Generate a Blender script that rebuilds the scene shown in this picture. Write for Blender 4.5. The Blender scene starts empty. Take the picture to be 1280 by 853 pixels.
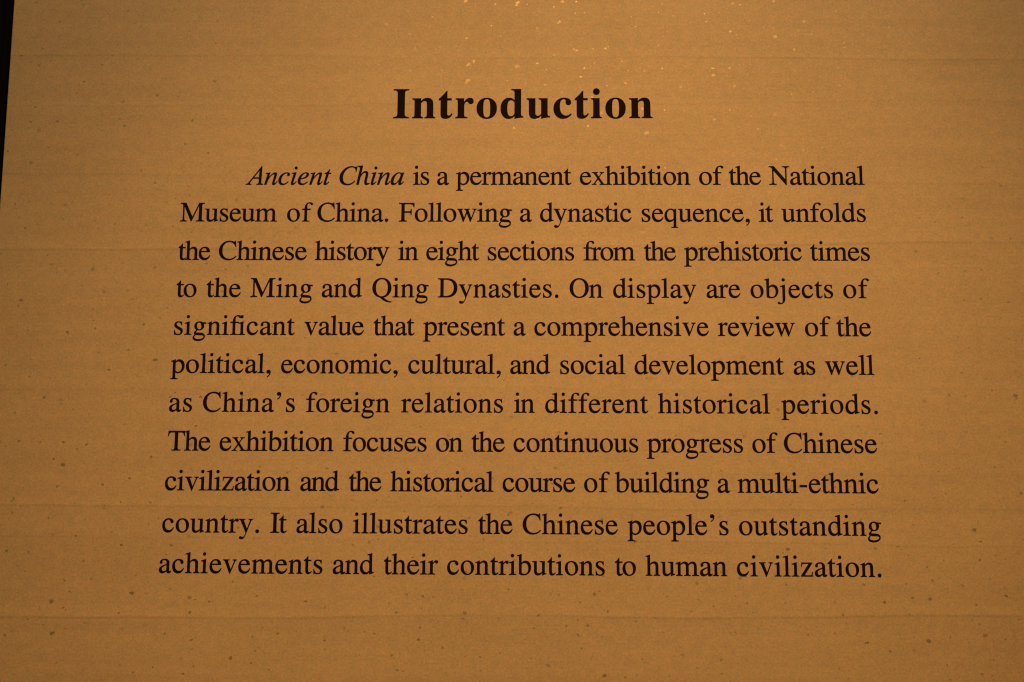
import bpy, bmesh, math, random
from mathutils import Matrix, Vector
from mathutils.geometry import tessellate_polygon

scene = bpy.context.scene
col = scene.collection

# ------------------------------------------------------------------ camera
# panel coordinates: x to the right, z up, the panel's front face is the plane y = 0,
# (0, 0) lies in the middle of the printed text; everything is lifted by EYE above the floor
EYE = 1.75
cam_data = bpy.data.cameras.new('camera')
cam = bpy.data.objects.new('camera', cam_data)
col.objects.link(cam)
right = Vector((0.9998378, 0.0172694, 0.0051058))
down = Vector((0.0023312, 0.1570222, -0.9875923))
fwd = Vector((-0.0178569, 0.9874441, 0.1569565))
rot = Matrix((right, -down, -fwd)).transposed()
cam.matrix_world = Matrix.Translation((0.02384, -2.16020, -0.33715 + EYE)) @ rot.to_4x4()
cam_data.sensor_width = 36.0
cam_data.lens = 45.0
scene.cycles.filter_width = 1.2
cam_data.clip_start = 0.05
cam_data.clip_end = 100.0
scene.camera = cam

# ------------------------------------------------------------------ world, lamp, exposure
world = bpy.data.worlds.new('World')
scene.world = world
world.use_nodes = True
bg = world.node_tree.nodes['Background']
bg.inputs['Color'].default_value = (1.0, 0.55, 0.25, 1)
bg.inputs['Strength'].default_value = 0.012

def spotlight(loc, aim, watts, cone, blend, radius, colour):
    d = bpy.data.lights.new('gallery_spotlight', 'SPOT')
    d.energy = watts
    d.color = colour
    d.spot_size = math.radians(cone)
    d.spot_blend = blend
    d.shadow_soft_size = radius
    o = bpy.data.objects.new('gallery_spotlight', d)
    o.location = Vector(loc) + Vector((0, 0, EYE))
    v = Vector(aim) - Vector(loc)
    o.rotation_euler = v.to_track_quat('-Z', 'Y').to_euler()
    col.objects.link(o)
    return o

# two lamps of the gallery's ceiling track, the lower-aimed one a little warmer
spotlight((0.48, -3.0, 2.40), (-0.05, 0.0, 0.42), 252, 55, 1.0, 0.06, (1.0, 0.582, 0.25))
spotlight((0.35, -3.1, 2.45), (0.06, 0.0, -0.66), 296, 41, 1.0, 0.06, (1.0, 0.462, 0.118))

vs = scene.view_settings
vs.view_transform = 'Standard'
vs.look = 'None'
vs.exposure = 0.0
vs.gamma = 1.0
vs.use_curve_mapping = False

# ------------------------------------------------------------------ node helper
class Nodes:
    def __init__(self, name):
        self.mat = bpy.data.materials.new(name)
        self.mat.use_nodes = True
        self.t = self.mat.node_tree
        self.bsdf = self.t.nodes['Principled BSDF']

    def put(self, sock, v):
        if hasattr(v, 'is_output'):
            self.t.links.new(v, sock)
        else:
            sock.default_value = v

    def math(self, op, a, b=0.0, c=0.0, clamp=False):
        n = self.t.nodes.new('ShaderNodeMath')
        n.operation = op
        n.use_clamp = clamp
        for s, v in zip(n.inputs, (a, b, c)):
            self.put(s, v)
        return n.outputs[0]

    def ramp(self, v, a, b, lo=0.0, hi=1.0):
        n = self.t.nodes.new('ShaderNodeMapRange')
        n.interpolation_type = 'SMOOTHSTEP'
        for k, x in (('Value', v), ('From Min', a), ('From Max', b), ('To Min', lo), ('To Max', hi)):
            self.put(n.inputs[k], x)
        return n.outputs[0]

    def mix(self, f, a, b, kind='MIX'):
        n = self.t.nodes.new('ShaderNodeMix')
        n.data_type = 'RGBA'
        n.blend_type = kind
        self.put(n.inputs[0], f)
        self.put(n.inputs[6], a)
        self.put(n.inputs[7], b)
        return n.outputs[2]

    def vec(self, x, y, z):
        n = self.t.nodes.new('ShaderNodeCombineXYZ')
        for s, v in zip(n.inputs, (x, y, z)):
            self.put(s, v)
        return n.outputs[0]

    def noise(self, v, scale, detail=2.0, rough=0.5, dist=0.0):
        n = self.t.nodes.new('ShaderNodeTexNoise')
        self.t.links.new(v, n.inputs['Vector'])
        n.inputs['Scale'].default_value = scale
        n.inputs['Detail'].default_value = detail
        n.inputs['Roughness'].default_value = rough
        n.inputs['Distortion'].default_value = dist
        return n.outputs['Fac'], n.outputs['Color']

    def voronoi(self, v, scale):
        n = self.t.nodes.new('ShaderNodeTexVoronoi')
        self.t.links.new(v, n.inputs['Vector'])
        n.voronoi_dimensions = '2D'
        n.inputs['Scale'].default_value = scale
        return n.outputs['Distance'], n.outputs['Color']

# ------------------------------------------------------------------ materials
def paper_material():
    """tan handmade paper: faint laid lines, a few horizontal joins, fibres and scattered gold flecks"""
    N = Nodes('gold_flecked_paper')
    tc = N.t.nodes.new('ShaderNodeTexCoord')
    sep = N.t.nodes.new('ShaderNodeSeparateXYZ')
    N.t.links.new(tc.outputs['Object'], sep.inputs[0])
    x, y, z = sep.outputs
    flat = N.vec(x, z, y)

    base = (0.62, 0.52, 0.355, 1)
    # fine mottling, two sizes
    g1, gc = N.noise(flat, 270.0, 3.0, 0.75)
    g2, _ = N.noise(flat, 60.0, 4.0, 0.6)
    g3, _ = N.noise(flat, 5.0, 3.0, 0.5)
    # laid lines: noise drawn out sideways
    laid, _ = N.noise(N.vec(N.math('MULTIPLY', x, 5.0), N.math('MULTIPLY', z, 260.0), y), 1.0, 2.0, 0.6)
    broad, _ = N.noise(N.vec(N.math('MULTIPLY', x, 1.2), N.math('MULTIPLY', z, 38.0), 3.7), 1.0, 2.0, 0.5)
    v = N.math('ADD', N.ramp(g1, 0.25, 0.75, -0.11, 0.11), 1.0)
    v = N.math('ADD', v, N.ramp(g2, 0.25, 0.75, -0.05, 0.05))
    v = N.math('ADD', v, N.ramp(g3, 0.3, 0.7, -0.03, 0.03))
    v = N.math('ADD', v, N.ramp(laid, 0.3, 0.7, -0.013, 0.013))
    v = N.math('ADD', v, N.ramp(broad, 0.3, 0.7, -0.024, 0.024))

    # joins of the paper strips: a thin dark line with a paler band above it
    wav, _ = N.noise(N.vec(N.math('MULTIPLY', x, 2.2), 0.0, 1.3), 1.0, 3.0, 0.5)
    wav = N.math('MULTIPLY', N.math('SUBTRACT', wav, 0.5), 0.022)
    joins = [  # z at x = 0, slope, strength, band height
        (0.5150, -0.006, 0.9, 0.016), (0.4290, 0.004, 0.6, 0.012), (0.2930, -0.010, 0.55, 0.014),
        (0.1715, 0.008, 1.25, 0.022), (0.1300, 0.006, 0.3, 0.012), (-0.0770, 0.003, 0.45, 0.016),
        (-0.2200, 0.000, 0.4, 0.014), (-0.2770, -0.001, 0.9, 0.012), (-0.3320, -0.005, 0.6, 0.016),
        (-0.4560, 0.006, 1.35, 0.020), (-0.6400, 0.004, 0.9, 0.018), (0.6900, 0.0, 0.9, 0.018)]
    height = N.math('MULTIPLY', g1, 0.25)
    for i, (z0, sl, st, bh) in enumerate(joins):
        d = N.math('SUBTRACT', N.math('SUBTRACT', z, z0), N.math('MULTIPLY', x, sl))
        d = N.math('ADD', d, N.math('MULTIPLY', wav, 1.0 if i % 2 else -0.8))
        fade, _ = N.noise(N.vec(N.math('MULTIPLY', x, 3.0), float(i) * 7.3, 0.4), 1.0, 2.0, 0.6)
        fade = N.ramp(fade, 0.3, 0.65, 0.25, 1.0)
        line = N.ramp(N.math('ABSOLUTE', d), 0.0006, 0.0032, 1.0, 0.0)
        band = N.math('MULTIPLY', N.ramp(d, 0.0, 0.004), N.ramp(d, 0.004, bh * 1.5, 1.0, 0.0))
        below = N.math('MULTIPLY', N.ramp(d, -0.026, 0.0), N.ramp(d, 0.0, 0.001, 1.0, 0.0))
        v = N.math('SUBTRACT', v, N.math('MULTIPLY', N.math('MULTIPLY', line, fade), 0.066 * st))
        v = N.math('ADD', v, N.math('MULTIPLY', N.math('MULTIPLY', band, fade), 0.042 * st))
        v = N.math('SUBTRACT', v, N.math('MULTIPLY', N.math('MULTIPLY', below, fade), 0.022 * st))
        height = N.math('ADD', height, N.math('MULTIPLY', N.math('MULTIPLY', N.ramp(d, -0.002, 0.004), fade), 0.5 * st))
    up = N.math('ABSOLUTE', N.math('SUBTRACT', x, N.math('ADD', 0.022, N.math('MULTIPLY', z, -0.02))))
    v = N.math('SUBTRACT', v, N.ramp(up, 0.0, 0.009, 0.022, 0.0))
    tint = N.mix(N.ramp(g2, 0.3, 0.7, 0.0, 1.0), (0.62, 0.52, 0.355, 1), (0.64, 0.515, 0.335, 1))
    shade = N.vec(v, v, v)
    speck = N.mix(0.26, (0.5, 0.5, 0.5, 1), gc)
    speck = N.mix(1.0, speck, (2.0, 2.0, 2.0, 1), 'MULTIPLY')
    paper = N.mix(1.0, N.mix(1.0, tint, shade, 'MULTIPLY'), speck, 'MULTIPLY')

    # flecks of gold leaf: irregular cells, each with its own size, many missing
    wob, wobc = N.noise(flat, 120.0, 2.0, 0.6)
    vm = N.t.nodes.new('ShaderNodeVectorMath')
    vm.operation = 'SCALE'
    N.t.links.new(wobc, vm.inputs[0])
    vm.inputs['Scale'].default_value = 0.010
    va = N.t.nodes.new('ShaderNodeVectorMath')
    va.operation = 'ADD'
    N.t.links.new(N.vec(x, N.math('MULTIPLY', z, 1.25), 0.0), va.inputs[0])
    N.t.links.new(vm.outputs[0], va.inputs[1])
    mask = None
    bright = None
    for sc, r0, r1, keep in ((13.0, 0.018, 0.050, 0.75), (26.0, 0.026, 0.070, 0.80), (60.0, 0.04, 0.085, 0.10)):
        dist, cc = N.voronoi(va.outputs[0], sc)
        s = N.t.nodes.new('ShaderNodeSeparateColor')
        N.t.links.new(cc, s.inputs[0])
        rr = N.ramp(s.outputs[0], 0.0, 1.0, r0, r1)
        rr = N.math('MULTIPLY', rr, N.math('LESS_THAN', s.outputs[1], keep))
        m = N.ramp(N.math('DIVIDE', dist, N.math('ADD', rr, 0.0001)), 0.75, 1.1, 1.0, 0.0)
        m = N.math('MULTIPLY', m, N.ramp(s.outputs[2], 0.0, 1.0, 0.2, 0.78))
        mask = m if mask is None else N.math('MAXIMUM', mask, m)
    mask = N.math('MINIMUM', mask, 1.0)
    N.put(N.bsdf.inputs['Base Color'], N.mix(mask, paper, (0.42, 0.355, 0.22, 1)))
    N.put(N.bsdf.inputs['Metallic'], N.math('MULTIPLY', mask, 0.62))
    N.put(N.bsdf.inputs['Roughness'], N.mix(mask, (0.62, 0.62, 0.62, 1), (0.40, 0.40, 0.40, 1)))
    N.bsdf.inputs['Specular IOR Level'].default_value = 0.25
    bump = N.t.nodes.new('ShaderNodeBump')
    bump.inputs['Strength'].default_value = 0.35
    bump.inputs['Distance'].default_value = 0.0012
    N.t.links.new(height, bump.inputs['Height'])
    N.t.links.new(bump.outputs[0], N.bsdf.inputs['Normal'])
    return N.mat

def ink_material():
    N = Nodes('black_lettering_vinyl')
    tc = N.t.nodes.new('ShaderNodeTexCoord')
    g, _ = N.noise(tc.outputs['Object'], 300.0, 2.0, 0.6)
    N.put(N.bsdf.inputs['Base Color'], N.mix(N.ramp(g, 0.3, 0.7), (0.009, 0.0035, 0.006, 1), (0.014, 0.006, 0.009, 1)))
    N.bsdf.inputs['Roughness'].default_value = 0.75
    N.bsdf.inputs['Specular IOR Level'].default_value = 0.10
    return N.mat

def wall_material():
    N = Nodes('black_wall_cloth')
    tc = N.t.nodes.new('ShaderNodeTexCoord')
    sep = N.t.nodes.new('ShaderNodeSeparateXYZ')
    N.t.links.new(tc.outputs['Object'], sep.inputs[0])
    w, _ = N.noise(N.vec(N.math('MULTIPLY', sep.outputs[0], 90.0), N.math('MULTIPLY', sep.outputs[2], 2.0), 0.0), 1.0, 3.0, 0.6)
    N.put(N.bsdf.inputs['Base Color'], N.mix(N.ramp(w, 0.35, 0.65), (0.0035, 0.003, 0.003, 1), (0.008, 0.007, 0.006, 1)))
    N.bsdf.inputs['Roughness'].default_value = 0.95
    N.bsdf.inputs['Specular IOR Level'].default_value = 0.05
    return N.mat

PAPER, INK, WALL = paper_material(), ink_material(), wall_material()

# ------------------------------------------------------------------ the wall behind
def box(bm, a, b):
    v = [bm.verts.new((x, y, z)) for x in (a[0], b[0]) for y in (a[1], b[1]) for z in (a[2], b[2])]
    for f in ((0, 1, 3, 2), (4, 6, 7, 5), (0, 4, 5, 1), (2, 3, 7, 6), (0, 2, 6, 4), (1, 5, 7, 3)):
        bm.faces.new([v[i] for i in f])
    bmesh.ops.recalc_face_normals(bm, faces=bm.faces)

def link(name, bm, mat, parent=None):
    me = bpy.data.meshes.new(name)
    bm.to_mesh(me)
    bm.free()
    me.materials.append(mat)
    o = bpy.data.objects.new(name, me)
    col.objects.link(o)
    if parent:
        o.parent = parent
    return o

bm = bmesh.new()
box(bm, (-3.0, 0.062, -EYE), (3.0, 0.20, 1.9))
wall = link('wall', bm, WALL)
wall.location = (0, 0, EYE)
wall['kind'] = 'structure'

# ------------------------------------------------------------------ the panel
bm = bmesh.new()
box(bm, (-0.9137, 0.0, -1.15), (0.9137, 0.060, 1.25))
bmesh.ops.bevel(bm, geom=bm.edges[:], offset=0.0022, segments=3, affect='EDGES', profile=0.5)
panel = link('information_panel', bm, PAPER)
panel.location = (0, 0, EYE)
panel['label'] = 'tan gold-flecked paper panel printed with an English introduction to a museum exhibition'
panel['category'] = 'information panel'

# ------------------------------------------------------------------ lettering
# outlines in 1/1000 em: advance width, path (M move, L line, C cubic, Z close)
GLYPHS = {
    'a': (444, "M 442 66 L 442 40 C 418 4 394 -10 359 -10 C 315 -10 292 14 287 63 C 237 13 196 -10 148 -10 C 79 -10 37 34 37 100 C 37 150 62 185 105 212 C 145 236 190 253 287 289 L 287 325 C 287 392 262 430 203 430 C 164 430 134 411 134 384 C 134 372 138 362 138 346 C 138 321 117 305 95 305 C 72 305 55 321 55 345 C 55 411 122 460 213 460 C 310 460 371 415 371 322 L 371 105 C 371 64 379 50 399 50 C 412 50 425 55 442 66 Z M 287 263 C 168 222 124 184 124 124 C 124 77 150 48 190 48 C 213 48 240 58 264 75 C 281 87 287 99 287 121 Z"),
    'b': (500, "M 153 681 L 148 683 C 100 667 60 655 3 640 L 3 624 C 15 625 22 625 30 625 C 62 625 69 616 69 575 L 69 42 C 69 20 140 -10 222 -10 C 365 -10 468 98 468 247 C 468 370 394 460 292 460 C 230 460 172 424 153 379 Z M 153 322 C 153 366 201 397 254 397 C 333 397 384 325 384 217 C 384 102 333 25 257 25 C 196 25 153 49 153 82 Z"),
    'c': (444, "M 398 156 L 412 147 C 368 39 307 -10 220 -10 C 103 -10 25 85 25 224 C 25 366 116 460 236 460 C 328 460 392 413 392 351 C 392 326 374 308 347 308 C 322 308 307 322 301 347 L 296 366 C 286 402 268 424 226 424 C 151 424 105 357 105 262 C 105 144 162 62 248 62 C 309 62 350 88 398 156 Z"),
    'd': (500, "M 424 681 L 419 683 C 370 666 330 655 271 641 L 271 625 C 283 626 292 626 300 626 C 331 626 340 617 340 576 L 340 418 C 311 447 280 460 242 460 C 122 460 27 345 27 203 C 27 77 102 -10 208 -10 C 262 -10 300 8 340 62 L 340 -6 L 345 -10 L 491 42 L 491 57 C 480 56 475 56 468 56 C 434 56 424 66 424 104 Z M 340 137 L 340 316 C 334 378 290 426 235 426 C 162 426 111 350 111 243 C 111 129 165 51 244 51 C 285 51 340 92 340 137 Z"),
    'e': (444, "M 408 164 L 424 157 C 388 48 318 -10 229 -10 C 105 -10 25 82 25 216 C 25 372 118 460 232 460 C 333 460 401 395 405 277 L 97 277 C 105 134 161 59 256 59 C 318 59 362 90 408 164 Z M 99 309 L 303 309 C 293 390 268 425 210 425 C 150 425 109 380 99 309 Z"),
    'f': (333, "M 309 450 L 187 450 L 187 519 C 187 609 204 655 257 655 C 283 655 298 645 313 620 C 325 599 335 590 350 590 C 369 590 383 604 383 625 C 383 659 343 683 289 683 C 228 683 175 656 147 613 C 120 571 104 526 103 450 L 21 450 L 21 418 L 103 418 L 103 104 C 103 31 92 21 20 15 L 20 0 L 280 0 L 280 15 C 197 18 187 28 187 104 L 187 418 L 309 418 Z"),
    'g': (500, "M 470 388 L 470 427 L 393 427 C 372 427 356 430 335 438 C 300 453 276 460 236 460 C 142 460 70 392 70 303 C 70 242 99 198 156 172 L 118 137 C 80 100 64 78 64 56 C 64 32 78 18 110 4 C 58 -34 28 -69 28 -107 C 28 -174 101 -218 213 -218 C 335 -218 443 -150 443 -63 C 443 10 388 58 300 62 L 190 67 C 150 69 132 76 132 91 C 132 110 155 138 187 163 C 203 158 218 156 240 156 C 333 156 402 222 402 305 C 402 334 396 356 384 388 Z M 317 276 C 317 216 288 181 245 181 C 190 181 153 243 153 322 C 153 389 184 432 229 432 C 282 432 317 370 317 276 Z M 127 -2 C 90 -40 75 -62 75 -86 C 75 -133 131 -163 227 -163 C 331 -163 405 -122 405 -65 C 405 -24 370 -14 277 -14 C 225 -14 165 -8 127 -2 Z"),
    'h': (500, "M 157 681 L 152 683 C 103 666 70 656 9 640 L 9 624 C 18 625 25 626 34 626 C 65 626 73 617 73 573 L 73 87 C 73 33 61 19 9 15 L 9 0 L 225 0 L 225 15 C 170 20 157 33 157 87 L 157 341 C 196 385 230 404 267 404 C 318 404 343 366 343 303 L 343 87 C 343 33 331 20 279 15 L 279 0 L 487 0 L 487 15 C 438 20 427 32 427 87 L 427 302 C 427 406 380 460 304 460 C 249 460 205 434 157 374 Z"),
    'i': (278, "M 180 632 C 180 660 157 683 129 683 C 101 683 78 660 78 632 C 78 604 101 581 129 581 C 157 581 180 604 180 632 Z M 179 457 L 175 460 L 20 405 L 20 390 L 28 391 C 40 393 53 394 62 394 C 86 394 95 378 95 334 L 95 102 C 95 30 85 18 16 15 L 16 0 L 253 0 L 253 15 C 187 20 179 28 179 102 Z"),
    'j': (278, "M 189 632 C 189 660 166 683 138 683 C 110 683 87 660 87 632 C 87 604 110 581 138 581 C 166 581 189 604 189 632 Z M 188 457 L 184 460 L 27 404 L 27 389 L 36 390 C 50 392 60 393 69 393 C 95 393 104 378 104 334 L 104 -75 C 104 -157 92 -187 59 -187 C 43 -187 31 -181 13 -169 C -4 -157 -14 -153 -26 -153 C -48 -153 -66 -165 -66 -180 C -66 -204 -35 -218 6 -218 C 63 -218 119 -193 148 -155 C 175 -120 188 -88 188 -27 Z"),
    'l': (278, "M 182 681 L 178 683 C 132 667 97 658 19 639 L 19 623 C 35 624 45 625 54 625 C 90 625 98 617 98 573 L 98 87 C 98 35 83 19 19 15 L 19 0 L 257 0 L 257 15 C 192 19 182 29 182 87 Z"),
    'm': (778, "M 162 457 L 157 460 C 110 441 72 428 19 413 L 19 397 C 31 400 41 401 51 401 C 72 401 78 388 78 350 L 78 83 C 78 31 66 17 16 15 L 16 0 L 226 0 L 226 15 C 176 17 162 30 162 72 L 162 340 C 162 346 172 360 190 374 C 218 395 244 406 268 406 C 322 406 347 372 347 293 L 347 87 C 347 30 335 20 283 15 L 283 0 L 495 0 L 495 15 C 441 18 431 30 431 88 L 431 338 C 460 385 496 406 540 406 C 594 406 616 378 616 302 L 616 84 C 616 30 606 20 551 15 L 551 0 L 775 0 L 775 15 C 713 18 700 30 700 75 L 700 282 C 700 400 657 460 575 460 C 518 460 470 436 422 376 C 404 432 367 460 311 460 C 264 460 222 440 162 379 Z"),
    'n': (500, "M 157 379 C 210 437 250 460 299 460 C 377 460 421 407 421 318 L 421 82 C 421 36 434 20 485 15 L 485 0 L 289 0 L 289 15 C 326 18 337 32 337 82 L 337 310 C 337 373 316 405 269 405 C 235 405 196 385 157 345 L 157 67 C 157 29 170 18 209 15 L 209 0 L 16 0 L 16 15 C 59 18 73 34 73 80 L 73 343 C 73 382 67 393 47 393 C 37 393 27 392 18 389 L 18 406 C 70 422 105 434 152 460 L 157 458 Z"),
    'o': (500, "M 250 460 C 377 460 470 367 470 230 C 470 91 374 -10 248 -10 C 121 -10 29 89 29 225 C 29 365 119 460 250 460 Z M 240 432 C 163 432 119 372 119 277 C 119 122 176 18 262 18 C 334 18 380 82 380 185 C 380 335 325 432 240 432 Z"),
    'p': (500, "M 159 458 L 153 460 C 105 440 65 426 9 409 L 9 394 C 18 394 26 394 34 394 C 66 394 75 383 75 340 L 75 -127 C 75 -187 63 -198 5 -201 L 5 -217 L 247 -217 L 247 -199 C 176 -199 159 -187 159 -127 L 159 33 C 192 2 215 -10 257 -10 C 378 -10 470 99 470 241 C 470 372 398 460 291 460 C 236 460 194 437 159 384 Z M 159 334 C 159 362 212 397 254 397 C 329 397 386 318 386 209 C 386 96 333 26 259 26 C 208 26 159 58 159 92 Z"),
    'q': (500, "M 488 -217 L 488 -202 C 434 -197 425 -187 425 -128 L 425 460 L 414 460 C 395 445 375 432 355 422 C 325 447 285 460 246 460 C 122 460 24 349 24 208 C 24 83 94 -10 190 -10 C 250 -10 297 15 341 71 L 341 -125 C 341 -188 329 -199 260 -202 L 260 -217 Z M 341 110 L 341 322 C 341 382 305 428 235 428 C 160 428 108 350 108 240 C 108 126 160 51 226 51 C 275 51 341 88 341 110 Z"),
    'r': (333, "M 160 458 L 155 460 C 105 440 65 426 7 407 L 7 391 C 20 394 28 395 38 395 C 68 395 76 384 76 340 L 76 84 C 76 32 66 22 5 15 L 5 0 L 245 0 L 245 15 C 173 18 160 30 160 88 L 160 315 C 160 346 200 396 226 396 C 233 396 241 392 251 383 C 266 369 276 364 289 364 C 316 364 335 382 335 411 C 335 441 315 460 284 460 C 241 460 212 437 160 366 Z"),
    's': (389, "M 314 335 L 298 335 C 278 404 251 432 195 432 C 152 432 124 406 124 367 C 124 330 148 308 205 276 L 282 231 C 328 204 348 172 348 127 C 348 49 285 -10 201 -10 C 180 -10 150 -6 119 3 C 105 7 97 8 88 8 C 79 8 74 5 68 -6 L 55 -6 L 51 156 L 66 156 C 86 58 126 17 193 17 C 244 17 278 46 278 91 C 278 123 260 151 221 174 L 160 210 C 87 251 54 286 54 341 C 54 411 110 460 192 460 C 213 460 234 457 257 450 C 270 446 279 443 285 443 C 292 443 296 445 302 453 L 312 453 Z"),
    't': (278, "M 255 450 L 154 450 L 154 566 C 154 576 153 579 147 579 C 110 524 80 487 38 459 C 22 448 13 438 13 430 C 13 426 15 421 20 418 L 70 418 L 70 117 C 70 32 100 -10 160 -10 C 211 -10 251 15 279 66 L 266 77 C 248 52 232 40 209 40 C 170 40 154 68 154 132 L 154 418 L 255 418 Z"),
    'u': (500, "M 422 450 L 259 450 L 259 433 C 327 430 338 421 338 366 L 338 120 C 338 105 325 92 308 79 C 280 58 250 46 222 46 C 183 46 155 78 155 121 L 155 450 L 9 450 L 9 436 C 59 433 71 421 71 372 L 71 118 C 71 39 119 -10 196 -10 C 234 -10 275 6 303 34 L 342 75 L 342 -7 L 347 -9 C 390 8 425 19 479 34 L 479 48 C 430 50 422 61 422 109 Z"),
    'v': (500, "M 477 450 L 338 450 L 338 435 C 371 432 385 423 385 402 C 385 392 382 378 376 363 L 280 121 L 190 358 C 182 381 178 398 178 410 C 178 426 192 433 231 435 L 231 450 L 19 450 L 19 435 C 56 432 67 420 93 361 L 236 12 C 242 -8 246 -14 252 -14 C 258 -14 262 -6 270 14 L 406 360 C 427 413 437 430 477 435 Z"),
    'w': (722, "M 21 450 L 21 436 C 57 430 68 417 95 345 L 217 12 C 223 -6 227 -14 233 -14 C 239 -14 243 -7 250 10 L 358 288 L 461 14 C 468 -5 472 -14 478 -14 C 484 -14 488 -6 495 12 L 625 352 C 650 415 660 430 694 436 L 694 450 L 555 450 L 555 436 C 592 432 606 424 606 405 C 606 394 603 382 597 364 L 511 128 L 425 365 C 415 391 409 403 409 412 C 409 427 420 433 457 436 L 457 450 L 263 450 L 263 436 C 300 432 311 424 327 380 L 339 350 L 259 131 L 181 366 C 176 386 172 398 172 409 C 172 426 184 433 216 436 L 216 450 Z"),
    'x': (500, "M 24 450 L 24 435 C 66 433 84 420 116 372 L 213 231 L 107 71 C 78 32 60 20 17 15 L 17 0 L 173 0 L 173 15 C 140 17 129 22 129 36 C 129 46 136 60 150 79 L 233 195 L 316 73 C 326 58 330 48 330 38 C 330 22 320 16 290 15 L 290 0 L 479 0 L 479 15 C 444 18 422 32 393 76 L 268 265 L 345 374 C 373 412 396 430 440 435 L 440 450 L 296 450 L 296 435 C 326 432 337 426 337 412 C 337 402 331 390 317 372 L 252 283 L 195 372 C 184 389 180 398 180 409 C 180 425 190 432 219 435 L 219 450 Z"),
    'y': (500, "M 475 450 L 337 450 L 337 435 C 368 432 381 424 381 404 C 381 394 379 383 374 370 L 282 126 L 181 371 C 174 388 171 398 171 408 C 171 427 184 433 222 436 L 222 450 L 14 450 L 14 435 C 49 430 62 412 100 327 L 232 32 C 240 14 244 2 244 -8 C 244 -22 235 -52 218 -91 C 200 -132 176 -155 156 -155 C 147 -155 133 -151 115 -143 C 98 -135 86 -132 74 -132 C 48 -132 30 -148 30 -170 C 30 -199 58 -218 98 -218 C 162 -218 202 -178 242 -75 L 414 374 C 431 418 442 430 475 435 Z"),
    'z': (444, "M 418 140 L 403 143 C 392 50 370 30 318 30 L 139 30 L 407 436 L 407 450 L 51 450 L 42 322 L 58 322 C 66 400 76 418 135 418 L 298 418 L 27 14 L 27 0 L 408 0 Z"),
    'C': (667, "M 605 676 L 582 676 C 579 655 565 646 550 646 C 540 646 526 650 508 656 C 467 669 430 676 388 676 C 282 676 187 634 119 557 C 62 492 28 407 28 318 C 28 122 168 -14 364 -14 C 479 -14 558 30 633 114 L 615 131 C 545 58 475 30 394 30 C 230 30 140 148 140 332 C 140 530 236 637 378 637 C 490 637 566 576 602 460 L 622 460 Z"),
    'D': (722, "M 16 643 L 16 662 L 331 662 C 555 662 685 541 685 335 C 685 128 552 0 322 0 L 16 0 L 16 19 C 90 22 107 37 107 109 L 107 553 C 107 626 93 638 16 643 Z M 209 586 L 209 80 C 209 47 220 37 257 37 C 340 37 408 52 460 87 C 532 137 570 222 570 330 C 570 446 530 535 456 581 C 405 613 345 625 257 625 C 222 625 209 617 209 586 Z"),
    'F': (556, "M 546 662 L 12 662 L 12 643 C 86 638 99 624 99 553 L 99 109 C 99 37 84 22 12 19 L 12 0 L 292 0 L 292 19 C 214 22 201 35 201 109 L 201 318 L 358 318 C 410 318 422 302 430 234 L 450 234 L 450 442 L 430 442 C 422 375 410 358 358 358 L 201 358 L 201 590 C 201 618 207 624 236 624 L 376 624 C 470 624 500 606 522 519 L 543 519 Z"),
    'I': (333, "M 18 0 L 315 0 L 315 19 C 234 23 218 38 218 109 L 218 553 C 218 626 231 638 315 643 L 315 662 L 18 662 L 18 643 C 102 638 116 624 116 553 L 116 109 C 116 36 99 22 18 19 Z"),
    'M': (889, "M 12 0 L 247 0 L 247 19 C 167 23 152 40 152 120 L 152 546 L 396 0 L 412 0 L 667 563 L 667 109 C 667 36 653 23 576 19 L 576 0 L 863 0 L 863 19 C 786 23 769 38 769 109 L 769 553 C 769 624 784 638 863 643 L 863 662 L 671 662 L 443 157 L 209 662 L 14 662 L 14 643 C 92 637 108 624 108 560 L 108 130 C 108 42 92 25 12 19 Z"),
    'N': (722, "M 12 643 L 12 662 L 182 662 L 577 186 L 577 530 C 577 620 562 637 480 643 L 480 662 L 707 662 L 707 643 C 635 636 617 620 617 540 L 617 -11 L 601 -11 L 167 513 L 167 132 C 167 42 184 24 263 19 L 263 0 L 12 0 L 12 19 C 106 24 127 42 127 132 L 127 574 C 90 628 66 642 12 643 Z"),
    'O': (722, "M 361 676 C 549 676 688 530 688 331 C 688 130 549 -14 361 -14 C 172 -14 34 130 34 331 C 34 530 172 676 361 676 Z M 361 640 C 230 640 148 520 148 331 C 148 140 230 22 361 22 C 492 22 574 140 574 331 C 574 520 492 640 361 640 Z"),
    'Q': (722, "M 361 676 C 549 676 688 530 688 331 C 688 155 580 22 424 -8 C 500 -95 590 -150 701 -160 L 701 -178 L 660 -178 C 510 -178 405 -105 300 -8 C 150 20 34 150 34 331 C 34 530 172 676 361 676 Z M 361 640 C 230 640 148 520 148 331 C 148 140 230 22 361 22 C 492 22 574 140 574 331 C 574 520 492 640 361 640 Z"),
    'T': (611, "M 17 492 L 36 492 C 52 590 78 618 154 618 L 252 618 L 252 112 C 252 36 237 22 154 19 L 154 0 L 456 0 L 456 19 C 372 22 354 38 354 109 L 354 618 L 452 618 C 528 618 556 590 574 492 L 593 492 L 583 662 L 28 662 Z"),
    '.': (250, "M 181 45 C 181 76 156 101 125 101 C 94 101 69 76 69 45 C 69 14 94 -11 125 -11 C 156 -11 181 14 181 45 Z"),
    ',': (250, "M 76 -122 L 83 -141 C 145 -110 195 -45 195 29 C 195 72 166 102 124 102 C 85 102 56 78 56 42 C 56 10 78 -12 108 -12 C 120 -12 130 -9 140 -9 C 150 -9 154 -14 154 -22 C 154 -60 125 -95 76 -122 Z"),
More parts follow.
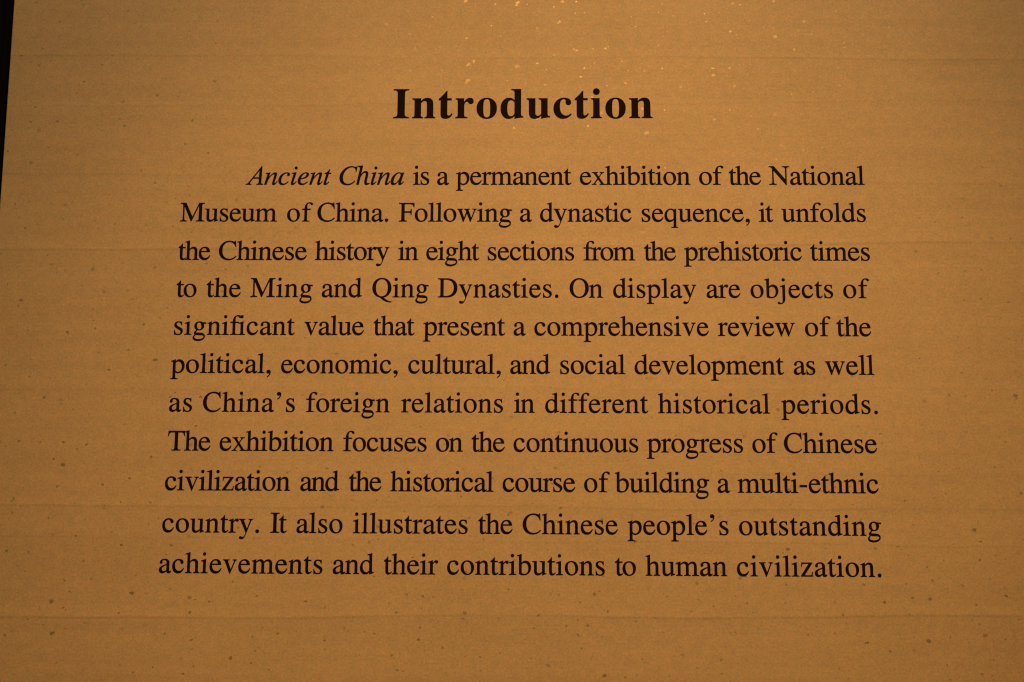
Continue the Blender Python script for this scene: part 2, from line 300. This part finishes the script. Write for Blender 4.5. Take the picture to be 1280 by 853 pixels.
    '’': (333, "M 99 452 L 106 433 C 168 464 218 529 218 603 C 218 646 189 676 147 676 C 108 676 79 652 79 616 C 79 584 101 562 131 562 C 143 562 153 565 163 565 C 173 565 177 560 177 552 C 177 514 148 479 99 452 Z"),
    '-': (333, "M 39 194 L 285 194 L 285 257 L 39 257 Z"),
}
BOLD = {
    'I': (389, "M 20 0 L 20 26 C 53 29 78 37 92 48 C 106 59 113 81 113 112 L 113 574 C 113 605 107 625 95 635 C 83 644 57 650 20 651 L 20 676 L 368 676 L 368 651 C 332 650 307 644 294 635 C 281 625 275 605 275 574 L 275 115 C 275 94 277 78 282 66 C 286 54 295 45 309 39 C 323 33 344 29 370 26 L 370 0 Z"),
    'n': (556, "M 21 0 L 21 24 C 40 25 54 29 61 38 C 68 47 72 62 72 83 L 72 376 C 72 397 69 412 62 422 C 55 432 42 437 22 437 L 22 461 L 216 461 L 216 397 C 252 448 301 473 359 473 C 446 473 490 420 490 315 L 490 83 C 490 62 494 47 500 38 C 507 29 520 25 539 24 L 539 0 L 298 0 L 298 24 L 305 24 C 333 24 347 44 347 83 L 347 323 C 347 350 344 370 338 383 C 332 397 319 403 299 403 C 266 403 239 385 216 350 L 216 83 C 216 62 219 47 225 38 C 232 29 244 25 264 24 L 264 0 Z"),
    't': (333, "M 180 -12 C 138 -12 108 -2 90 17 C 73 37 64 67 64 108 L 64 415 L 20 415 L 20 446 C 61 483 97 518 125 549 C 153 580 173 607 188 630 L 212 630 L 212 462 L 309 462 L 309 415 L 212 415 L 212 124 C 212 103 214 88 219 77 C 224 67 234 62 248 62 C 272 62 292 79 307 113 L 332 100 C 300 25 249 -12 180 -12 Z"),
    'r': (444, "M 29 0 L 29 24 C 49 25 62 30 69 38 C 76 46 80 61 80 83 L 80 374 C 80 400 77 416 71 424 C 65 432 52 436 32 436 L 33 461 L 220 461 L 220 374 C 237 406 257 431 281 448 C 305 465 328 473 351 473 C 378 473 399 466 413 452 C 427 438 434 419 434 395 C 434 376 429 361 417 349 C 406 337 391 331 373 331 C 355 331 342 335 334 343 L 311 372 C 304 381 295 386 284 386 C 270 386 256 377 244 359 C 231 341 225 316 225 286 L 225 83 C 225 60 230 45 239 37 C 249 30 268 25 297 24 L 297 0 Z"),
    'o': (500, "M 252 -14 C 207 -14 168 -3 133 18 C 99 39 73 68 54 105 C 34 142 25 184 25 230 C 25 276 34 318 54 355 C 73 392 99 421 133 442 C 168 463 206 473 251 473 C 295 473 333 463 368 442 C 402 422 428 393 447 357 C 467 320 476 277 476 230 C 476 182 467 139 447 103 C 428 66 402 38 368 17 C 334 -4 296 -14 252 -14 Z M 252 18 C 281 18 300 32 313 59 C 319 72 323 93 325 122 C 327 150 329 186 329 230 C 329 317 323 374 311 402 C 299 430 278 444 252 444 C 221 444 202 430 191 402 C 179 374 174 316 174 230 C 174 187 175 151 178 122 C 180 93 185 72 191 59 C 203 32 224 18 252 18 Z"),
    'd': (556, "M 209 -14 C 173 -14 141 -4 113 16 C 86 37 64 65 49 100 C 33 135 25 174 25 219 C 25 270 33 315 50 353 C 67 391 90 421 119 442 C 148 463 181 473 218 473 C 265 473 305 454 336 416 L 336 595 C 336 616 330 630 320 639 C 308 647 290 651 264 652 L 264 676 L 482 676 L 482 113 C 482 88 485 71 491 61 C 497 52 511 45 534 42 L 534 17 C 480 17 413 7 336 -14 L 336 59 C 307 10 264 -14 209 -14 Z M 257 43 C 272 43 288 49 303 62 C 318 75 330 93 336 114 L 336 360 C 333 376 325 390 310 401 C 296 412 280 417 261 417 C 228 417 207 402 194 372 C 181 340 175 292 175 228 C 175 165 180 119 193 88 C 206 58 226 43 257 43 Z"),
    'u': (556, "M 195 -14 C 149 -14 116 -0 96 26 C 77 53 67 93 67 145 L 67 369 C 67 392 64 409 57 420 C 51 431 37 437 16 437 L 16 461 L 211 461 L 211 111 C 211 94 215 80 224 69 C 233 59 246 54 263 54 C 294 54 320 69 341 99 L 341 369 C 341 394 337 411 330 421 C 322 431 307 437 283 437 L 283 461 L 483 461 L 483 105 C 483 82 487 67 494 59 C 502 51 516 46 537 45 L 537 20 C 483 20 416 9 341 -14 L 341 61 C 324 38 303 19 278 6 C 251 -7 224 -14 195 -14 Z"),
    'c': (444, "M 234 -14 C 195 -14 159 -4 128 17 C 96 38 71 66 53 102 C 34 137 25 177 25 223 C 25 271 35 314 56 351 C 77 389 105 418 141 440 C 177 462 217 473 262 473 C 312 473 350 463 378 442 C 405 422 419 395 419 364 C 419 346 414 331 402 320 C 391 309 376 304 357 304 C 316 304 295 327 295 371 L 296 387 L 297 402 C 297 428 283 440 254 440 C 196 440 167 386 167 279 C 167 206 179 151 205 113 C 230 77 265 58 308 58 C 344 58 378 75 409 108 L 430 91 C 379 21 314 -14 234 -14 Z"),
    'i': (278, "M 138 540 C 116 540 99 547 84 562 C 71 576 64 594 64 615 C 64 636 71 654 84 669 C 99 684 116 691 138 691 C 159 691 177 684 191 669 C 205 654 212 636 212 615 C 212 594 204 576 191 562 C 176 547 158 540 138 540 Z M 16 0 L 16 24 C 36 25 49 30 56 38 C 63 46 67 61 67 83 L 67 375 C 67 400 64 416 58 424 C 53 432 40 437 19 437 L 20 462 L 208 462 L 208 83 C 208 62 211 48 217 39 C 223 30 235 25 255 24 L 255 0 Z"),
}
ITALIC = {
    'A': (611, "M -51 0 L -48 18 C -10 18 23 39 54 79 C 70 98 114 158 188 255 L 496 668 L 512 668 L 491 81 C 491 59 496 43 508 33 C 519 25 538 19 564 18 L 561 0 L 329 0 L 332 18 L 339 18 C 365 18 383 25 392 37 C 402 49 407 74 408 110 L 411 222 L 219 222 C 211 222 204 219 198 211 L 135 127 C 108 88 93 62 93 50 C 93 38 98 29 107 25 C 116 20 131 18 152 18 L 148 0 Z M 232 257 L 413 257 L 423 516 Z"),
    'n': (500, "M 337 -9 C 322 -9 311 -4 303 4 C 294 12 291 25 291 41 C 291 59 303 111 328 198 C 352 285 365 338 365 354 C 365 374 356 383 341 383 C 329 383 315 379 299 367 C 283 357 267 343 250 325 C 232 307 216 287 200 266 C 183 243 170 222 158 200 C 135 155 112 90 89 3 L 14 3 L 104 310 C 112 336 116 354 116 366 C 116 379 112 387 104 391 C 95 395 82 397 62 397 L 55 397 L 58 414 L 123 423 L 169 432 L 210 441 L 214 438 L 214 429 L 158 249 C 205 313 249 361 290 393 C 331 424 365 439 393 439 C 429 439 446 422 446 388 L 443 352 L 433 311 L 380 125 L 371 92 L 368 71 C 368 57 375 50 387 50 C 406 50 430 76 459 129 L 474 118 C 430 33 384 -9 337 -9 Z"),
    'c': (444, "M 178 -11 C 131 -11 96 3 69 32 C 43 61 30 101 30 152 C 30 182 36 213 49 244 C 62 275 79 304 102 331 C 125 358 151 380 182 399 C 228 427 276 441 326 441 C 357 441 381 434 399 421 C 417 408 425 391 425 372 C 425 356 421 343 412 333 C 403 324 391 319 376 319 C 347 319 333 331 333 356 L 337 373 L 348 389 L 353 396 L 357 403 C 357 413 345 417 324 417 C 288 417 254 403 223 377 C 191 351 166 317 147 274 C 129 230 119 189 119 150 C 119 114 127 86 143 64 C 160 42 183 32 212 32 C 262 32 315 59 368 115 L 384 99 C 317 26 248 -11 178 -11 Z"),
    'i': (278, "M 216 556 C 203 556 193 561 183 570 C 174 580 169 591 169 605 C 169 617 174 628 183 639 C 193 649 203 654 216 654 C 229 654 240 649 249 640 C 259 629 264 618 264 605 C 264 590 259 579 250 570 C 241 561 229 556 216 556 Z M 94 -11 C 64 -11 49 6 49 41 L 54 75 L 65 122 L 124 341 L 128 359 L 131 373 C 131 386 126 395 117 399 C 108 404 93 406 73 406 L 77 422 L 137 431 L 180 438 L 218 447 C 224 447 228 443 228 436 L 227 428 L 224 418 L 135 112 L 128 74 C 128 56 134 46 147 46 C 166 46 191 71 226 119 L 240 105 C 188 28 139 -11 94 -11 Z"),
    'e': (444, "M 166 -11 C 124 -11 92 2 67 28 C 43 53 31 90 31 137 C 31 167 37 198 50 230 C 62 262 81 292 103 321 C 127 351 153 375 184 395 C 229 426 275 441 322 441 C 351 441 374 435 389 423 C 404 411 412 393 412 370 C 412 332 388 296 341 264 C 292 232 220 209 126 198 L 120 163 L 119 136 C 119 68 150 34 210 34 C 256 34 306 61 359 112 L 374 98 C 342 61 310 33 277 15 C 244 -3 206 -11 166 -11 Z M 130 220 C 196 228 246 247 282 277 C 317 306 335 340 335 378 C 335 403 323 416 299 416 C 279 416 258 407 236 390 C 214 373 194 351 175 320 C 156 290 142 257 130 220 Z"),
    't': (278, "M 83 -11 C 52 -11 37 5 37 37 L 39 61 L 46 86 L 130 393 L 64 393 L 68 413 C 127 424 180 468 229 546 L 251 546 L 215 423 L 296 423 L 288 393 L 207 393 L 130 109 C 124 88 121 73 121 63 C 121 50 127 43 138 43 C 154 43 178 66 213 111 L 227 95 C 177 25 129 -11 83 -11 Z"),
    'C': (667, "M 339 -18 C 283 -18 235 -8 194 14 C 153 36 122 66 99 106 C 77 147 66 194 66 249 C 66 294 75 340 94 385 C 114 431 140 472 173 510 C 207 549 245 582 286 607 C 350 646 415 666 483 666 C 520 666 563 657 611 641 L 638 636 C 651 636 661 643 670 659 L 689 659 L 650 465 L 630 465 L 631 480 L 631 494 C 630 540 619 574 595 599 C 572 622 538 635 492 635 C 453 635 415 624 378 603 C 340 583 306 554 276 518 C 246 481 222 439 205 392 C 187 345 178 295 178 243 C 178 174 194 120 228 81 C 262 42 307 23 364 23 C 448 23 525 63 593 141 L 611 125 C 572 77 530 41 487 17 C 443 -7 393 -18 339 -18 Z"),
    'h': (500, "M 374 -9 C 350 -9 331 -1 317 15 C 304 31 297 53 297 81 C 297 94 298 112 300 132 C 303 152 307 175 312 202 L 332 296 L 341 344 L 345 379 C 345 415 332 432 305 432 C 274 432 240 409 208 364 C 174 318 153 273 145 230 L 98 -0 L 19 -0 L 130 555 L 138 603 C 138 631 117 645 78 645 L 71 645 L 79 683 L 236 683 L 203 517 L 187 444 L 169 368 L 178 368 C 225 449 278 490 335 490 C 397 490 427 456 427 390 L 422 351 L 411 292 L 389 185 C 386 167 382 150 381 135 L 378 91 C 378 62 388 48 408 48 C 425 48 443 55 463 68 L 478 42 C 442 8 407 -9 374 -9 Z"),
    'a': (500, "M 104 -11 C 77 -11 55 -3 40 14 C 25 32 17 57 17 90 C 17 141 29 192 55 245 C 81 298 118 343 166 382 C 212 421 260 441 310 441 C 353 441 378 424 385 390 L 398 431 L 476 431 L 383 126 C 373 96 368 74 368 62 C 368 54 374 49 386 49 C 401 49 425 70 460 112 L 475 101 C 419 27 370 -11 328 -11 C 299 -11 286 3 286 32 C 286 51 297 95 321 164 C 282 105 244 61 210 32 C 176 3 141 -11 104 -11 Z M 153 46 C 169 46 187 53 205 67 C 224 81 242 99 261 121 C 280 145 296 169 313 197 C 328 224 341 253 350 281 C 359 309 364 335 364 358 C 364 398 347 417 312 417 C 279 417 248 402 218 371 C 187 340 162 298 141 245 C 131 219 122 193 117 170 C 112 146 109 123 109 102 C 109 65 123 46 153 46 Z"),
}

THICK = 0.0004

def contours(path, n=8):
    out, cur, tok, i = [], [], path.split(), 0
    cmd = ''
    while i < len(tok):
        if tok[i] in 'MLCZ':
            cmd = tok[i]
            i += 1
            if cmd == 'Z':
                if (cur[0] - cur[-1]).length < 0.5:
                    cur.pop()
                out.append(cur)
            continue
        if cmd in 'ML':
            p = Vector((float(tok[i]), float(tok[i + 1])))
            i += 2
            if cmd == 'M':
                cur = [p]
            else:
                cur.append(p)
        else:
            a = cur[-1]
            b, c, d = [Vector((float(tok[i + k]), float(tok[i + k + 1]))) for k in (0, 2, 4)]
            i += 6
            for k in range(1, n + 1):
                t = k / n
                u = 1 - t
                cur.append(a * u ** 3 + b * 3 * u * u * t + c * 3 * u * t * t + d * t ** 3)
    return out

def swell(c, hole, by=5.0):
    """ink gain: push a contour outward (a hole inward) by a few units"""
    area = sum(a.x * b.y - b.x * a.y for a, b in zip(c, c[1:] + c[:1]))
    sgn = (1 if area > 0 else -1) * (-1 if hole else 1)
    out = []
    for k, p in enumerate(c):
        a, b = c[k - 1], c[(k + 1) % len(c)]
        e, f = (p - a), (b - p)
        if e.length < 1e-6 or f.length < 1e-6:
            out.append(p)
            continue
        e.normalize()
        f.normalize()
        n = Vector((e.y + f.y, -e.x - f.x))
        if n.length < 0.3:
            out.append(p)
            continue
        q = max(0.55, n.length / 2)
        out.append(p + n.normalized() * (sgn * by / q))
    return out

CACHE = {}
def glyph(table, ch):
    key = (id(table), ch)
    if key not in CACHE:
        cs = contours(table[ch][1])
        # every outer contour is filled with the holes that lie inside it
        def inside(p, poly):
            r = False
            for a, b in zip(poly, poly[1:] + poly[:1]):
                if (a.y > p.y) != (b.y > p.y) and p.x < a.x + (b.x - a.x) * (p.y - a.y) / (b.y - a.y):
                    r = not r
            return r
        start = [sum(len(c) for c in cs[:k]) for k in range(len(cs))]
        holes = {k for k, c in enumerate(cs) if any(inside(c[0], d) for d in cs if d is not c)}
        tris = []
        for k, c in enumerate(cs):
            if k in holes:
                continue
            own = [k] + [h for h in holes if inside(cs[h][0], c)]
            ids = [start[m] + q for m in own for q in range(len(cs[m]))]
            for t in tessellate_polygon([[Vector((p.x, p.y, 0)) for p in cs[m]] for m in own]):
                tris.append([ids[q] for q in t])
        CACHE[key] = ([swell(c, k in holes, 2.0 if table is BOLD else 7.5) for k, c in enumerate(cs)], tris)
    return CACHE[key]

def extent(table, ch):
    xs = [p.x for c in glyph(table, ch)[0] for p in c]
    return min(xs), max(xs)

def add_glyph(bm, table, ch, x, z, em, lift=0.0):
    cs, tris = glyph(table, ch)
    s = em / 1000.0
    front, rings = [], []
    for c in cs:
        f = [bm.verts.new((x + p.x * s, -THICK - lift, z + p.y * s)) for p in c]
        b = [bm.verts.new((x + p.x * s, -0.00002, z + p.y * s)) for p in c]
        front += f
        rings.append((f, b))
    for t in tris:
        a = [front[k] for k in t]
        if len(set(a)) == 3:
            e1, e2 = a[1].co - a[0].co, a[2].co - a[0].co
            if e1.cross(e2).y > 0:
                a.reverse()
            try:
                bm.faces.new(a)
            except ValueError:
                pass
    for f, b in rings:
        n = len(f)
        for k in range(n):
            j = (k + 1) % n
            bm.faces.new((f[k], b[k], b[j], f[j]))

def set_word(bm, table, word, x0, x1, z, em):
    """one word, letter-spaced so that its ink runs from x0 to x1"""
    pen, pens = 0.0, []
    for k, ch in enumerate(word):
        if ch == '{':                                   # f and i joined at the dot
            pens += [('f', pen), ('i', pen + 278)]
            pen += 556
        else:
            pens.append((ch, pen))
            pen += table[ch][0]
    a = extent(table, pens[0][0])[0]
    b = pens[-1][1] + extent(table, pens[-1][0])[1]
    gaps = len(pens) - 1
    s = em / 1000.0
    track = ((x1 - x0) - (b - a) * s) / gaps if gaps else 0.0
    track = max(-0.045 * em, min(0.12 * em, track))
    wide = (b - a) * s + track * gaps
    x = (x0 + x1) / 2 - wide / 2 - a * s
    for k, (ch, p) in enumerate(pens):
        add_glyph(bm, table, ch, x + p * s + track * k, z, em, 0.00003 * (k % 2))
    return track / em

# the heading
bm = bmesh.new()
set_word(bm, BOLD, 'Introduction', -0.2267, 0.2297, 0.4028, 0.0790)
heading = link('heading', bm, INK, panel)
heading['label'] = 'large bold heading reading Introduction'

EM = 0.0497
# baseline height, then each word with the left and right end of its ink
LINES = [
    (0.2822, "Ancient -0.4830 -0.3325;China -0.3185 -0.2051;is -0.1885 -0.1621;a -0.1464 -0.1277;permanent -0.1147 0.0874;exhibition 0.1014 0.2939;of 0.3086 0.3514;the 0.3602 0.4165;National 0.4299 0.5953"),
    (0.2162, "Museum -0.5954 -0.4253;of -0.4082 -0.3634;China. -0.3554 -0.2313;Following -0.2132 -0.0166;a -0.0008 0.0162;dynastic 0.0322 0.1911;sequence, 0.2082 0.3952;it 0.4112 0.4355;unfolds 0.4498 0.5951"),
    (0.1477, "the -0.5955 -0.5391;Chinese -0.5248 -0.3712;history -0.3573 -0.2283;in -0.2125 -0.1784;eight -0.1644 -0.0720;sections -0.0580 0.0915;from 0.1074 0.1969;the 0.2118 0.2667;prehistoric 0.2805 0.4830;times 0.4970 0.5994"),
    (0.0822, "to -0.5958 -0.5605;the -0.5437 -0.4836;Ming -0.4675 -0.3594;and -0.3437 -0.2739;Qing -0.2566 -0.1593;Dynasties. -0.1436 0.0643;On 0.0832 0.1407;display 0.1579 0.3007;are 0.3179 0.3762;objects 0.3930 0.5342;of 0.5512 0.5959"),
    (0.0161, "signi{cant -0.5966 -0.3879;value -0.3721 -0.2690;that -0.2531 -0.1820;present -0.1676 -0.0267;a -0.0115 0.0070;comprehensive 0.0228 0.3208;review 0.3359 0.4671;of 0.4840 0.5281;the 0.5375 0.5967"),
    (-0.0500, "political, -0.5991 -0.4270;economic, -0.4098 -0.2097;cultural, -0.1921 -0.0339;and -0.0181 0.0502;social 0.0669 0.1781;development 0.1933 0.4469;as 0.4629 0.4997;well 0.5158 0.5991"),
    (-0.1164, "as -0.5988 -0.5593;China’s -0.5411 -0.3837;foreign -0.3648 -0.2220;relations -0.2030 -0.0297;in -0.0114 0.0239;different 0.0414 0.2163;historical 0.2325 0.4214;periods. 0.4400 0.6023"),
    (-0.1826, "The -0.5983 -0.5249;exhibition -0.5099 -0.3160;focuses -0.2999 -0.1583;on -0.1429 -0.0969;the -0.0828 -0.0261;continuous -0.0118 0.1986;progress 0.2127 0.3744;of 0.3897 0.4327;Chinese 0.4427 0.5989"),
    (-0.2495, "civilization -0.5997 -0.3874;and -0.3705 -0.3048;the -0.2887 -0.2333;historical -0.2185 -0.0446;course -0.0298 0.0926;of 0.1068 0.1504;building 0.1584 0.3165;a 0.3310 0.3500;multi-ethnic 0.3636 0.5986"),
    (-0.3196, "country. -0.6009 -0.4374;It -0.4189 -0.3904;also -0.3748 -0.2972;illustrates -0.2800 -0.0875;the -0.0703 -0.0123;Chinese 0.0040 0.1631;people’s 0.1790 0.3472;outstanding 0.3643 0.6001"),
    (-0.3868, "achievements -0.6030 -0.3289;and -0.3120 -0.2430;their -0.2271 -0.1362;contributions -0.1213 0.1409;to 0.1578 0.1923;human 0.2082 0.3435;civilization. 0.3594 0.5975"),
]
for n, (z, words) in enumerate(LINES):
    bm = bmesh.new()
    italic = bmesh.new()
    for k, w in enumerate(words.split(';')):
        word, x0, x1 = w.split(' ')
        slanted = n == 0 and k < 2
        set_word(italic if slanted else bm, ITALIC if slanted else GLYPHS, word, float(x0), float(x1), z, EM)
    line = link('text_line', bm, INK, panel)
    line['label'] = 'line of text beginning "%s"' % ' '.join(
        w.split(' ')[0].replace('{', 'fi') for w in words.split(';')[:3])
    if n == 0:
        it = link('italic_title', italic, INK, line)
        it['label'] = 'slanted words Ancient China'
    else:
        italic.free()
